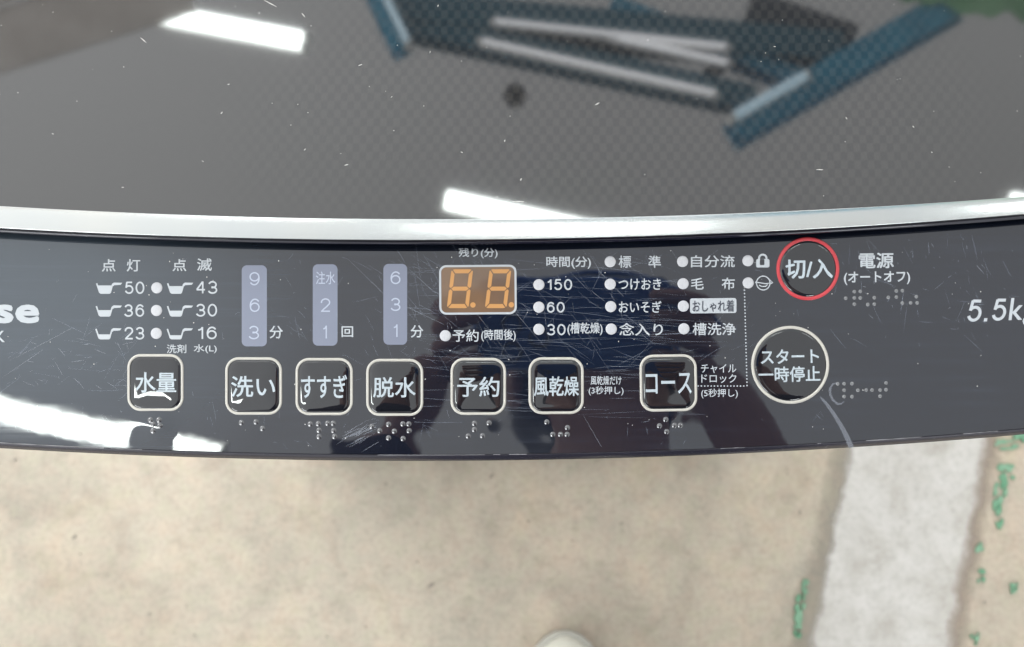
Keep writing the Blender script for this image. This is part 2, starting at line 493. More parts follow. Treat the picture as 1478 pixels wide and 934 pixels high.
def strip_geo():
    rings = []
    for i in range(161):
        x = XL + 60 + (XR - XL - 120) * i / 160
        top = onglass(x, y_str1(x), 0.0003)
        low = onglass(x, y_str0(x), .0003); dz = low.z - .0083
        a = onglass(x, y_str1(x) - .4, -.0002)
        d = low - top
        r = [a, top, top + d * .008, top + d * .04 + Vector((0, 0, .00004)), top + d * .35 + Vector((0, 0, .00006)), top + d * .65 + Vector((0, 0, .00006)), top + d * .95 + Vector((0, 0, .00002)), top + d * .99, low,
             P(x, y_str0(x) + .9, .0077 + dz), P(x, y_str0(x) + 1.2, .0072 + dz)]
        rings.append(r)
    return bridge(rings, close=False)
strip = part('lid_trim', strip_geo(), SILVER, machine, smooth=True)
lip = part('lid_edge', bridge([[P(x, y_str0(x) + dy, nn + (onglass(x, y_str0(x), -.0002).z - .0083) * (1 if nn > .0055 else 0)) for dy, nn in ((.9, .0076), (1.4, .0069), (2.6, .0067), (3.0, .0071), (5.2, .0069), (6.6, .0063), (7.2, .0050), (7.4, .0030), (7.4, .0006), (-14, .0006))]
      for x in [XL + 60 + (XR - XL - 120) * i / 160 for i in range(161)]], close=False), LIDEDGE, machine, smooth=True)
# frame round the lid at the sides and back, just below the glass
def surround(x0, x1, v0, v1):
    top = [Vector((x, v, n_glass(v) - .0012)) for x, v in ((x0, v0), (x1, v0), (x1, v1), (x0, v1))]
    bot = [p - Vector((0, ST, CT)) * .062 for p in top]
    return bot + top, [(3, 2, 1, 0), (4, 5, 6, 7), (0, 1, 5, 4), (1, 2, 6, 5), (2, 3, 7, 6), (3, 0, 4, 7)]
xl, xr = P(XL, 300).x, P(XR, 300).x
vb = V0 + .30
part('lid_surround', surround(xl, xl + .024, .02, vb + .001), RIM, machine)
part('lid_surround', surround(xr - .024, xr, .02, vb + .001), RIM, machine)
part('back_panel', surround(xl, xr, vb + .003, vb + .115), RIM, machine)
# lid dust and specks
dg = []
for i in range(65):
    px, py = random.uniform(0, 1478), random.uniform(0, 292)
    L = random.choice((.6, .8, 1, 1.2, 1.6, 3)); a = random.uniform(0, math.pi)
    p0 = onglass(px, py, .00008); q = Vector((math.cos(a), math.sin(a), -GT * math.sin(a))) * L * K * .6
    w = Vector((-math.sin(a), math.cos(a), -GT * math.cos(a))) * K * random.uniform(.22, .5)
    dg.append(([p0 - q - w * .4, p0 - w, p0 + q - w * .3, p0 + q + w * .3, p0 + w, p0 - q + w * .4], [(0, 1, 2, 3, 4, 5)]))
for px, py, a, L in ((390, 5, -.5, 11), (207, 58, -.7, 6), (438, 22, -.9, 4), (1183, 245, 0, 5), (748, 291, 0, 8), (862, 150, .5, 4), (500, 238, .3, 3), (320, 163, .9, 2), (520, 94, .4, 3)):
    p0 = onglass(px, py, .00009); q = Vector((math.cos(a), math.sin(a), -GT * math.sin(a))) * L * K
    w = Vector((-math.sin(a), math.cos(a), -GT * math.cos(a))) * K * .5
    dg.append(([p0 - q - w * .3, p0 - w, p0 + q - w * .3, p0 + q + w * .3, p0 + w, p0 - q + w * .3], [(0, 1, 2, 3, 4, 5)]))
part('dust', merge(dg), DUSTM, lid, stuff=True)

# ------------------------------------------------------------------ lettering
TXT = bpy.data.curves.new('lettering_source', 'FONT')
TXO = bpy.data.objects.new('lettering_source', TXT); COL.objects.link(TXO)
TXT.resolution_u = 3
def text_geo(body, x0, y0, x1, y1, n, off=0.4, rot=0.0, shear=0.0, nfun=None):
    x0 += off; x1 -= off; y0 += off; y1 -= off
    TXT.body = body; TXT.shear = shear
    dgp = bpy.context.evaluated_depsgraph_get(); dgp.update()
    me = bpy.data.meshes.new_from_object(TXO.evaluated_get(dgp))
    vs = [v.co.copy() for v in me.vertices]; fs = [tuple(p.vertices) for p in me.polygons]
    bpy.data.meshes.remove(me)
    ax, bx = min(v.x for v in vs), max(v.x for v in vs); ay, by = min(v.y for v in vs), max(v.y for v in vs)
    pts = [(x0 + (v.x - ax) / (bx - ax) * (x1 - x0), y1 - (v.y - ay) / (by - ay) * (y1 - y0)) for v in vs]
    if rot: pts = rotpts(pts, (x0 + x1) / 2, (y0 + y1) / 2, rot)
    # off is the extra stroke weight in pixels: the glyph is laid down several times, each a few microns higher
    G = []
    steps = [(0, 0)] if off <= 0 else [(off * math.cos(a * math.pi / 3), off * math.sin(a * math.pi / 3)) for a in range(6)]
    for k, (dx, dy) in enumerate(steps):
        G.append(([P(x + dx, y + dy, (nfun(x, y) if nfun else 0) + n + k * 3e-6) for x, y in pts], fs))
    return merge(G)

def arc(cx, cy, rx, ry, a0, a1, k=18):
    return [(cx + rx * math.cos(R(a0 + (a1 - a0) * i / k)), cy - ry * math.sin(R(a0 + (a1 - a0) * i / k))) for i in range(k + 1)]
DIG = {
 '0': [arc(.5, .5, .5, .5, 90, 450, 32)],
 '1': [[(0, .24), (.3, .22), (.62, .15), (.85, .0)], [(.86, -.03), (.86, .5), (.86, 1.04)]],
 '2': [arc(.5, .28, .48, .28, 190, -28) + [(.62, .63), (.3, .82), (.06, 1.0)], [(-.02, 1), (.5, 1), (1.02, 1)]],
 '3': [arc(.48, .26, .44, .26, 165, -90) + [(.34, .52)], [(.34, .48)] + arc(.48, .745, .5, .265, 90, -165)],
 '4': [[(.74, 1.04), (.74, .5), (.74, -.02)], [(.72, 0), (.36, .35), (0, .7)], [(-.03, .71), (.5, .71), (1.02, .71)]],
 '5': [[(.92, 0), (.5, 0), (.18, 0)], [(.2, -.03), (.15, .25), (.09, .5)], arc(.5, .66, .5, .34, 148, -160)],
 '6': [arc(.52, .66, .47, .34, 0, 360, 32), arc(.55, .52, .52, .52, 40, 200)],
 '9': [arc(.48, .34, .47, .34, 0, 360, 32), arc(.45, .48, .52, .52, 220, 380)],
}
def digits_geo(body, x0, y0, x1, y1, w, n):
    # upright figures drawn as round strokes
    wid = [.62 if ch == '1' else 1.0 for ch in body]; gap = .24
    tot = sum(wid) + gap * (len(body) - 1); u = (x1 - x0) / tot; G = []; x = x0
    for ch, wd in zip(body, wid):
        a, b_ = x + w / 2, x + wd * u - w / 2
        for k, path in enumerate(DIG[ch]):
            G.append(stroke([(a + px * (b_ - a), y0 + w / 2 + py * (y1 - y0 - w)) for px, py in path], w, n + k * 4e-6))
        x += (wd + gap) * u
    return merge(G)

NP = 0.00008                                # prints stand this far above the panel
LABELS = [
 ('点', 147, 374, 167, 392), ('灯', 183, 374, 202.6, 392), ('点', 249, 374, 269, 391.5), ('滅', 284.5, 373, 306, 391),
 ('50', 180, 406.5, 208.5, 424.3), ('36', 179.3, 439.3, 208.2, 457.2), ('23', 179.8, 472, 208.5, 490),
 ('43', 283, 405.6, 314, 424), ('30', 283, 438.6, 313.4, 456.9), ('16', 285, 471.4, 313, 489.7),
 ('洗剤', 240.8, 497.2, 269, 509.8), ('水(L)', 279.7, 497, 313, 510),
 ('分', 389, 470.3, 408.3, 488.5), ('回', 493, 471, 509.8, 486.7), ('分', 592.7, 469.5, 611, 487.4),
 ('残り(分)', 662, 358, 718.3, 373), ('予約', 653.2, 475.7, 691, 493.4), ('(時間後)', 694.5, 475.5, 744.5, 493),
 ('時間(分)', 788.5, 370, 853, 388), ('150', 789.5, 402.8, 825.8, 418.8), ('60', 789, 435.8, 815, 451.4), ('30', 789.4, 467.7, 816.3, 484), ('(槽乾燥)', 818.9, 465.6, 869.8, 484),
 ('標', 892.8, 369, 911, 386.6), ('準', 935.7, 369, 953.9, 386.6), ('つけおき', 892.8, 402, 954.3, 418.6), ('おいそぎ', 893, 434.5, 954.8, 451.4), ('念入り', 893.8, 466.3, 956.8, 484.5),
 ('自分流', 997.2, 368.5, 1060.5, 386), ('毛', 997.2, 401, 1015.7, 418), ('布', 1041.6, 400.6, 1060.5, 418), ('槽洗浄', 999.7, 466, 1062, 484),
 ('チャイル', 1011.7, 525.6, 1062.7, 538.6), ('ドロック', 1012.2, 540, 1062.9, 552.8), ('(5秒押し)', 1012, 561, 1064.9, 575),
 ('風乾燥だけ', 852.4, 542.6, 897, 555.7), ('(3秒押し)', 849.6, 557.6, 900, 570.9),
]
for t in LABELS:
    hgt = t[4] - t[2]
    digit = t[0].isdigit()
    w = .12 if hgt < 15 else .24
    if digit:
        part('printed_label', digits_geo(*t, 2.25, NP), PRINT, panel); continue
    part('printed_label', text_geo(*t, NP, w, 0, 0, panel_n if t[0][0] == '残' else None), PRINT, panel)
part('printed_label', text_geo('電源', 1239.4, 364.8, 1290, 387.4, NP, .5, -.012), PRINT, panel)
part('printed_label', text_geo('(オートオフ)', 1218, 391.6, 1313.6, 411, NP, .35, -.015), PRINT, panel)
gg = []
def slant(geo, yb):                         # italic: lean the figures to the right
    return [v + Vector((.17 * (v.y - (467 - yb) * K), 0, 0)) for v in geo[0]], geo[1]
for x0, yb in ((1394, 464.4), (1429.6, 463.1)):
    gg.append(slant(digits_geo('5', x0, yb - 32, x0 + 20.5, yb, 4.3, NP), yb))
gg.append(slant(slab(rrect(1422, 461.6, 2.4, 2.4, .3, 2), 0, NP), 464))
gg.append(text_geo('k', 1455, 430, 1476, 462, NP, .4, -.03, .17))
gg.append(text_geo('g', 1475.5, 437.6, 1496, 470, NP, .4, -.03, .17))
part('printed_label', merge(gg), PRINT, panel, label='capacity figure in white italics at the right end of the panel')
part('printed_label', text_geo('Hisense', -182, 428, 57, 467, NP, 2.0), PRINT, panel, label='bold white maker name at the left end of the panel')
part('printed_label', text_geo('K', -6.5, 477.5, 7, 494, NP, .3), PRINT, panel)
bx = rotpts(rrect(1029.4, 441.3, 33.5, 10.8, 3.2, 5), 1029, 441, -.01)
hl = part('highlighted_label', slab(bx, 0, .00010), PRINT, machine, label='printed label on a white box')
part('lettering', text_geo('おしゃれ着', 999.5, 433.2, 1059.8, 450.4, .00018, .25, -.01), DARKTXT, hl)

# scoop icons with the amount of powder in each
def scoop(ox, oy, level):
    q = lambda x, y: (ox + x / 6.225, oy + y / 6.225)
    L = 62; g = []
    sl = lambda y: 62 + (y - 243) * 26 / 85, 
    lx = lambda y: 60 + (y - 243) * 28 / 85
    rx = lambda y: 206 - (y - 250) * 23 / 80
    g.append(stroke([q(60, 243), q(88, 326)], 13 / 6.225, NP))
    g.append(stroke([q(203, 252), q(182, 326)], 13 / 6.225, NP))
    g.append(([P(*q(x, y), NP * 1.1) for x, y in ((lx(level), level), (86, 331), (98, 337), (176, 337), (186, 331), (rx(level), level))], [(0, 1, 2, 3, 4, 5)]))
    g.append(([P(*q(x, y), NP * 1.2) for x, y in ((196, 268), (212, 268), (216, 260), (276, 256), (290, 238), (216, 236), (200, 246))], [(0, 1, 2, 3, 4, 5, 6)]))
    return merge(g)
for ox, oy, lv in ((130, 370, 262), (129.5, 402.9, 279), (129, 435.8, 292), (232.5, 370, 268), (232.3, 402.9, 284), (232, 435.8, 300)):
    part('scoop_icon', scoop(ox, oy, lv), PRINT, panel)

# padlock and laundry icons, dotted guide line
lk = lambda x, y: (1040 + x / 7.39, 350 + y / 7.39)
arch = [lk(450 + 40 * math.cos(R(a)), 168 - 38 * math.sin(R(a))) for a in range(0, 181, 15)]
body = rrect(*lk(450, 222), 71 / 7.39, 45 / 7.39, 2.4, 5)
hole = rrect(*lk(443, 210), 25 / 7.39, 32 / 7.39, 1.4, 5)
g = [stroke([lk(490, 195)] + arch + [lk(410, 195)], 20 / 7.39, NP), bridge([lift(body, NP * 1.3), lift(hole, NP * 1.3)])]
lock = part('padlock_icon', merge(g), PRINT, panel)
g = [stroke([lk(455 + 72 * math.cos(R(a)), 433 - 74 * math.sin(R(a))) for a in range(0, 361, 12)], 11 / 7.39, NP),
     stroke([lk(370, 425), lk(420, 430), lk(480, 440), lk(555, 430)], [2.2, 1.3, 1.5, .8], NP * 1.2),
     stroke([lk(520, 395), lk(558, 430), lk(520, 450)], 1.2, NP * 1.3),
     stroke([lk(410, 455), lk(440, 470), lk(480, 468), lk(500, 448)], 1.4, NP * 1.3)]
part('laundry_icon', merge(g), PRINT, panel)
g = []
for i in range(30):
    t = i / 29
    g.append(slab(circle(1074.4 + 3.8 * t, 419 + 137.5 * t, 1.15, 8), 0, NP))
for i in range(1, 16):
    g.append(slab(circle(1078.2 - i * 4.7, 557.2, 1.15, 8), 0, NP))
part('dotted_line', merge(g), PRINT, panel, stuff=True)

# setting windows
def pill(x0, y0, x1, y1, taper=0.0):
    o = rrect((x0 + x1) / 2, (y0 + y1) / 2, (x1 - x0) / 2, (y1 - y0) / 2, 7.4, 8)
    return slab(o, 0, .00010)
for bxs, items in (((349, 383, 385.3, 500), (('9', 360, 392.8, 375.3, 412), ('6', 360, 431, 375, 450.3), ('3', 359, 470.3, 374.2, 489.6))),
                   ((451.5, 381.5, 487.2, 499), (('注水', 456, 392, 484, 410.4), ('2', 462.8, 430.6, 477, 450.2), ('1', 465.7, 469.6, 472.6, 488.8))),
                   ((553.4, 381, 587.7, 497.6), (('6', 563.3, 391.7, 578.2, 410.2), ('3', 563.9, 430, 578.2, 448.8), ('1', 567.6, 467.8, 574.6, 486.7)))):
    w = part('setting_window', pill(*bxs), PILL, machine)
    for it in items:
        part('numeral', digits_geo(*it, 1.9, .00019) if it[0].isdigit() else text_geo(*it, .00019, .12), PILLTXT, w)

# indicator lenses
def dome(cx, cy, r, h, seg=20, n0=0.0):
    return bridge([lift(circle(cx, cy, r * k, seg), n0 + h * z) for k, z in ((1, 0), (.96, .45), (.82, .7), (.55, .9), (.2, 1.0))], cap_last=True)
for cx, cy in ((226.4, 415.5), (226, 448.2), (225.7, 481.2), (642.8, 484.6), (777.8, 411), (777.8, 443.4), (777.8, 475.4),
               (880.7, 377.8), (880.7, 410.2), (881.5, 442.6), (882.2, 475), (985.2, 377.5), (985.9, 409.5), (986.3, 441.9), (987, 474.6),
               (1079.4, 376.4), (1079.8, 408.4)):
    part('indicator_light', dome(cx, cy, 8.1, .0003), LAMPM, machine, smooth=True)

# braille dots
for k, dots in BRAILLE.items():
    r, h = (2.7, .00036) if k in ('power', 'start') else (3.7, .00055)
    gs = []
    for x, y in dots:
        n0 = panel_n(x, y)
        gs.append(bridge([lift(circle(x, y, r * kk, 14), n0 - .00008 + h * z) for kk, z in ((1.25, 0), (1.0, .18), (.8, .55), (.55, .82), (.28, .97), (.06, 1.0))], cap_last=True))
    part('braille_label', merge(gs), DOTW if k in ('power', 'start') else DOTM, panel, smooth=True, stuff=True)

# ------------------------------------------------------------------ the two-digit display
rotd = -.008
disp_o = rotpts(rrect(689.8, 418.2, 53.4, 33.3, 8, 8), 690, 418, rotd)
disp = part('display_window', slab(disp_o, 0, .00010), DISP, machine)
o1 = rotpts(rrect(689.8, 418.2, 55.8, 35.7, 10.2, 8), 690, 418, rotd)
o2 = rotpts(rrect(689.8, 418.2, 52.9, 32.8, 7.6, 8), 690, 418, rotd)
part('display_frame', bridge([lift(o1, .0), lift(o1, .00018), lift(o2, .00018), lift(o2, .00002)]), PRINT, disp)
def segs(x_tl, x_tr, x_bl, x_br, y0, y1):
    q = lambda x, y: (620 + x / 6.227, 350 + y / 6.227)
    def at(u, v):                            # u across, v down in the slanted digit
        xl = x_tl + (x_bl - x_tl) * v; xr = x_tr + (x_br - x_tr) * v
        return q(xl + (xr - xl) * u, y0 + (y1 - y0) * v)
    tw, th, g = .20, .105, .012              # stroke thickness across and down, gap
    H = lambda v, a, b_: [(tw * a + g, v), (tw + .01, v - th / 2), (1 - tw - .01, v - th / 2), (1 - tw * a - g, v), (1 - tw - .01, v + th / 2), (tw + .01, v + th / 2)]
    out = [[(.07, .012), (.15, 0), (.85, 0), (.93, .012), (.80, th), (.20, th)],
           [(.07, .988), (.15, 1), (.85, 1), (.93, .988), (.80, 1 - th), (.20, 1 - th)],
           [(.10, .5), (.2, .5 - th / 2), (.8, .5 - th / 2), (.90, .5), (.8, .5 + th / 2), (.2, .5 + th / 2)]]
    for s in (0, 1):
        m = (lambda u: u) if s == 0 else (lambda u: 1 - u)
        out.append([(m(.0), .055), (m(.035), .03), (m(.17), th + .025), (m(.17), .5 - th / 2 - .015), (m(.07), .487), (m(0), .45)])
        out.append([(m(.0), .945), (m(.035), .97), (m(.17), 1 - th - .025), (m(.17), .5 + th / 2 + .015), (m(.07), .513), (m(0), .55)])
    return [[at(u, v) for u, v in s] for s in out]
for dd in ((197, 392, 155, 350, 241, 590), (540, 735, 497, 692, 241, 590)):
    for s in segs(*dd):
        area = sum(s[i][0] * s[(i + 1) % 6][1] - s[(i + 1) % 6][0] * s[i][1] for i in range(6))
        if area > 0: s = s[::-1]
        part('digit_segment', slab(s, .0001, .00016), SEG, disp)
for x, y in ((390, 562), (735, 560)):
    part('decimal_point', slab(circle(620 + x / 6.227, 350 + y / 6.227, 3.9, 16), .0001, .00016), SEG, disp)

# ------------------------------------------------------------------ push buttons
def button(name, outline, lettering, ringmat=RINGM, ring_w=3.3, label=None, rot=0.0, h=0.00055, off=.42):
    """outline(d) gives the outline inset by d pixels"""
    rings = []
    for d, z in ((ring_w - .3, -.0001), (ring_w + .5, -.00012), (ring_w + 1.0, -.00004), (ring_w + 1.7, .00012), (ring_w + 2.6, .00023), (ring_w + 4.0, .00031), (ring_w + 6.5, .00038)):
        rings.append(lift(outline(d), z + .0001))
    ins0 = ring_w + 6.5
    half = outline(0)
    cx = sum(p[0] for p in half) / len(half); cy = sum(p[1] for p in half) / len(half)
    base = outline(ins0)
    for k, z in ((.85, .00045), (.66, .00052), (.45, .00057), (.22, .00060), (.02, .00061)):
        rings.append([P(cx + (x - cx) * k, cy + (y - cy) * k, z + .0001) for x, y in base])
    cap = part(name, bridge(rings, cap_last=True), CAP, machine, smooth=True, label=label)
    rr = [lift(outline(d), z) for d, z in ((-.4, -.00002), (0, .00022), (.7, .00036), (ring_w * .5, .00040), (ring_w - .7, .00034), (ring_w, .00018), (ring_w + .3, -.0001))]
    part('button_ring', bridge(rr), ringmat, cap, smooth=True)
    for t in lettering:
        part('lettering', text_geo(*t, .00078, off, rot), BTNTEXT, cap)
    return cap
def sq(cx, cy, hw, hh, rot=0.0):
    return lambda d: rotpts(rrect(cx, cy, hw - d, hh - d, max(3.0, 19 - d), 8), cx, cy, rot)
SQ = [('push_button', 224.5, 552.2, 40.2, 40.8, .0, [('水量', 195.3, 537.2, 254.6, 566.8)], 'square button nearest the left end, below the scoop icons'),
      ('push_button', 366.2, 557.2, 40.6, 41.2, .0, [('洗い', 333.7, 542.6, 397.3, 573.2)], None),
      ('push_button', 468, 558, 41, 41, -.0, [('すすぎ', 434.5, 541, 501, 574.7)], None),
      ('push_button', 569.8, 559.2, 40.8, 40.9, -.0, [('脱水', 538.5, 544.3, 600, 573.8)], None),
      ('push_button', 690.4, 557.8, 39.7, 40.9, -.0, [('予約', 659.9, 543.8, 721, 573)], None),
      ('push_button', 802.7, 556.7, 39.5, 40.7, -.004, [('風乾燥', 770.5, 543.2, 835.6, 571.8)], None),
      ('push_button', 964.7, 552.8, 41, 40.8, -.015, [('コース', 931.7, 538.5, 998.3, 568.6)], None)]
for nm, cx, cy, hw, hh, ro, tx, lb in SQ:
    button(nm, sq(cx, cy, hw, hh, ro), tx, label=lb, rot=ro)
button('power_button', lambda d: circle(1166, 388, 45.2 - d, 56), [('切/入', 1133.7, 373.8, 1202, 402.3)], REDRING, 4.6, 'round power button with a red ring', -.01, off=.7)
button('start_button', lambda d: circle(1140.5, 526.7, 56 - d, 64), [('スタート', 1098, 504, 1182, 525), ('一時停止', 1094.7, 528.9, 1184, 551.5)], RINGM, 3.8, 'large round start button with a cream ring', -.02)

# ------------------------------------------------------------------ scratches and scuffs
def scratch(x, y, a, L, w, n=None):
    k = 7; c = random.uniform(-.12, .12); pts = []
    for i in range(k + 1):
        t = i / k - .5
        aa = a + c * t
        pts.append((x + L * t * math.cos(aa), y + L * t * math.sin(aa)))
    ws = [w * (.15 + .85 * math.sin(math.pi * (i + .4) / (k + .8))) * random.uniform(.6, 1.2) for i in range(k + 1)]
    return stroke(pts, ws, .00006 if n is None else n)
def ok(x, y): return y_lip(x) + 12 < y < y_rim(x) - 10
soft, hard = [], []
def cluster(cnt, x0, x1, y0, y1, amu, asd, l0, l1, w0, w1, dest):
    k = 0
    while k < cnt:
        x, y = random.uniform(x0, x1), random.uniform(y0, y1)
        if not ok(x, y): k += .2; continue
        dest.append(scratch(x, y, random.gauss(amu, asd), l0 + (l1 - l0) * random.random() ** 2.2, random.uniform(w0, w1)))
        k += 1
cluster(110, 560, 960, 362, 530, .75, .35, 8, 95, .3, .8, soft)
cluster(50, 560, 1100, 362, 520, -.7, .35, 6, 70, .3, .7, soft)
cluster(160, 590, 1000, 380, 610, .02, .06, 30, 160, .3, .8, soft)
cluster(26, 620, 1060, 360, 480, .9, .5, 5, 34, .3, .7, hard)
cluster(55, 5, 200, 460, 570, -.5, .5, 5, 60, .4, .9, soft)
cluster(30, 20, 210, 480, 560, .5, .6, 5, 24, .4, .9, hard)
cluster(90, 0, 1478, 360, 650, 0, 1.6, 3, 22, .4, .9, soft)
cluster(50, 400, 640, 370, 520, .4, .8, 5, 40, .4, .8, soft)
cluster(60, 1200, 1478, 340, 500, .9, .5, 4, 40, .4, 1.0, soft)
cluster(22, 1230, 1478, 350, 480, .8, .6, 3, 16, .5, 1.0, hard)
cluster(30, 497, 570, 612, 642, -.42, .10, 12, 46, .5, 1.3, hard)
cluster(40, 20, 320, 590, 640, 1.35, .3, 3, 14, .4, .9, soft)
cluster(40, 300, 1000, 570, 645, .6, .9, 4, 36, .4, .9, soft)
for p in ([(500, 372), (560, 430), (640, 468)], [(575, 375), (625, 420), (690, 455), (740, 520)], [(15, 520), (60, 497), (103, 474)], [(3, 545), (40, 520), (62, 505)],
          [(850, 365), (868, 395), (900, 428)], [(1130, 520), (1090, 545)], [(700, 395), (735, 440), (760, 470), (790, 505)], [(842, 600), (868, 645)]):
    hard.append(stroke(p, [.2, .6, .45, .2][:len(p)], .00007))
part('scratches', merge(soft), SCR, panel, stuff=True)
part('scuffs', merge(hard), SCRB, panel, stuff=True)
sp = []
for i in range(140):
    x, y = random.uniform(0, 1478), random.uniform(350, 650)
    if ok(x, y): sp.append(slab(circle(x, y, random.choice((.35, .45, .6, .8)), 6), 0, .00006))
part('dust', merge(sp), DUSTM, panel, stuff=True)
PALEGREY = mat('pale_grey_mark', (0.20, 0.215, 0.25), 0.6, alpha=0.5)
mk = [(900 + a / 3.519, 480 + c / 3.519) for a, c in ((1085, 255), (1062, 262), (1048, 285), (1050, 315), (1062, 342), (1085, 362), (1105, 362), (1120, 350))]
part('pale_mark', stroke(mk, [1.5, 2.6, 3.2, 3.4, 3.2, 3.0, 2.4, 1.2], .00007), PALEGREY, panel)

part('pale_mark', stroke([(1184, 573), (1192, 582), (1203, 597), (1213, 613), (1221, 628), (1229, 646)], [2.0, 4.2, 5.2, 6.0, 7.0, 7.6], .00007), PALEGREY, panel)  # pale grey line, widening towards the rim

# ------------------------------------------------------------------ overhead: what the gloss reflects
HOUS = mat('lamp_housing_paint', (0.75, 0.75, 0.73), 0.4)
TUBE = mat('lit_tube', (0.9, 0.9, 0.9), 0.4, emis=(0.93, 1.0, 0.97), estr=30.0)
EDGEGLOW = mat('glowing_edge', (0.9, 0.9, 0.9), 0.4, emis=(0.93, 0.95, 1.0), estr=4.0)  # glow standing in for the bright flange edges of the beams
def rotz(a): return Matrix.Rotation(a, 4, 'Z')
def lamp(name, a, bpt, z, w, label, group, tubes=2, em=TUBE):
    a, bpt = Vector((*a, z)), Vector((*bpt, z)); c = (a + bpt) / 2; L = (bpt - a).length
    ang = math.atan2((bpt - a).y, (bpt - a).x)
    o = empty(name, c, label, 'lamp', group); o.rotation_euler.z = ang
    rings = [[Vector((x, y, zz)) for y, zz in ((-w * .62, .0), (-w * .5, .05), (w * .5, .05), (w * .62, .0), (w * .55, -.002), (-w * .55, -.002))] for x in (-L / 2 - .03, L / 2 + .03)]
    v, f = bridge(rings, cap_first=True, cap_last=True)
    h = link('housing', v, f, HOUS, o)
    for k in range(tubes):
        y = (k - (tubes - 1) / 2) * w / tubes
        r = w / tubes * .5
        v, f = bridge([[Vector((x, y + r * math.cos(t * math.pi / 6), -r * .9 - .004 + r * math.sin(t * math.pi / 6))) for t in range(12)] for x in (-L / 2, L / 2)], cap_first=True, cap_last=True)
        link('tube', v, f, em, o, smooth=False)
        for sx in (-1, 1):
            link('tube_cap', *box((sx * (L / 2 + .012), y, -r * .9), (.02, r * 1.6, r * 2)), HOUS, o)
    return o
GL = 'ceiling lamps reflected in the glossy machine top'
lamp('ceiling_lamp', (-2.30, 2.67), (-1.127, 2.434), 6, .10, 'lit ceiling tube lamp beside the brown boards, reflected at upper left of the lid', GL)
lamp('ceiling_lamp', (-0.343, 1.55), (0.86, 1.28), 6, .10, 'lit ceiling tube lamp reflected across the middle of the silver lid trim', GL)
lamp('ceiling_lamp', (2.60, 1.54), (3.8, 1.27), 6, .10, 'lit ceiling tube lamp reflected at the right end of the silver lid trim', GL)
lamp('ceiling_lamp', (-2.85, -1.315), (-1.55, -1.615), 6, .125, 'lit ceiling tube lamp reflected in the lower left corner of the control panel', GL)

DAY = mat('daylit_pane', (0.9, 0.9, 0.9), 0.3, emis=(0.95, 0.98, 1.0), estr=12.5)
def window(loc, yaw, w, h, label):
    o = empty('daylight_window', loc, label, 'window', 'bright windows reflected in the button edges'); o.rotation_euler.z = yaw
    for sx in (-1, 0, 1):
        link('frame', *box((sx * w / 2, 0, 0), (.08, .1, h + .08)), HOUS, o)
    for sz in (-1, 1):
        link('frame', *box((0, 0, sz * (h / 2 + .08)), (w + .08, .1, .08)), HOUS, o)
    for sx in (-1, 1):
        link('pane', *box((sx * w / 4, 0, 0), (w / 2 - .08, .02, h)), DAY, o)
window((-3.6, -4.8, 2.6), R(-37), 3.0, 1.8, 'bright window behind and left of the photographer, glinting along the lower left button edges')
window((2.0, -6.0, 2.4), R(18), 2.2, 1.4, 'bright window behind and right of the photographer, glinting along the lower button edges')
window((-5.2, 4.4, 2.9), R(229), 4.2, 2.4, 'bright window beyond the machine, glinting along the upper left button edges')

window((0.4, 7.2, 2.8), R(180), 3.4, 1.6, 'bright window straight beyond the machine, glinting along the upper button edges')
BLUE = mat('blue_steel_paint', (0.06, 0.28, 0.42), 0.45)
nt, ns, ls, b = nodes(BLUE)
t = noise(nt, 6, 4); cc = ramp(nt, t.outputs['Fac'], [(0.35, (0.018, 0.28, 0.46)), (0.65, (0.035, 0.37, 0.58))])
ls.new(cc.outputs['Color'], b.inputs['Base Color'])
DKBLUE = mat('dark_steel_paint', (0.012, 0.125, 0.19), 0.5)
def ibeam(name, a, bpt, z, w, h, label, m=BLUE):
    a, bpt = Vector((*a, z)), Vector((*bpt, z)); c = (a + bpt) / 2; L = (bpt - a).length
    o = empty(name, c, label, 'steel beam', 'blue steel beams overhead'); o.rotation_euler.z = math.atan2((bpt - a).y, (bpt - a).x)
    link('flange', *box((0, 0, .005), (L, w, .012)), m, o)
    link('web', *box((0, 0, h / 2 + .012), (L, .012, h)), m, o)
    link('flange', *box((0, 0, h + .019), (L, w, .012)), m, o)
    return o
ibeam('steel_beam', (-0.75, 2.70), (1.80, 2.44), 6.05, .17, .2, 'upper blue steel beam seen reflected across the top of the lid', DKBLUE)
ibeam('steel_beam', (-0.60, 2.61), (1.32, 2.16), 6.06, .11, .2, 'lower blue steel beam seen reflected above the middle of the lid', DKBLUE)
ibeam('steel_beam', (1.20, 1.965), (2.5, 2.73), 6.0, .16, .2, 'slanting blue steel beam reflected at the upper right of the lid')
ibeam('steel_beam', (0.55, 2.72), (1.62, 2.27), 6.1, .10, .14, 'thin blue steel brace reflected between the larger beams')
ibeam('steel_beam', (-0.80, 2.86), (-0.60, 2.42), 6.0, .11, .14, 'short blue steel strut reflected at the top of the lid left of the beams')
DKPL = mat('dark_plate_paint', (0.05, 0.07, 0.095), 0.6)
for loc, dim, yaw, lab in (((1.62, 2.63, 6.22), (.62, .24, .02), -.35, 'dark steel plate filling the corner by the slanting beam'), ((1.13, 2.335, 6.12), (.16, .07, .02), .5, 'small dark steel plate at the meeting of the beams')):
    pl_ = link('steel_plate', *box((0, 0, 0), dim), DKPL); pl_.location = loc; pl_.rotation_euler.z = yaw
    pl_['label'] = lab; pl_['category'] = 'steel plate'
GB = 'thin glowing strips added along the steel beams'  # glowing strips added to draw the bright edges of the beams
lamp('glow_strip', (-0.09, 2.555), (1.15, 2.41), 6.0, .026, 'thin glowing strip added as the bright edge of the upper blue beam', GB, 1, EDGEGLOW)
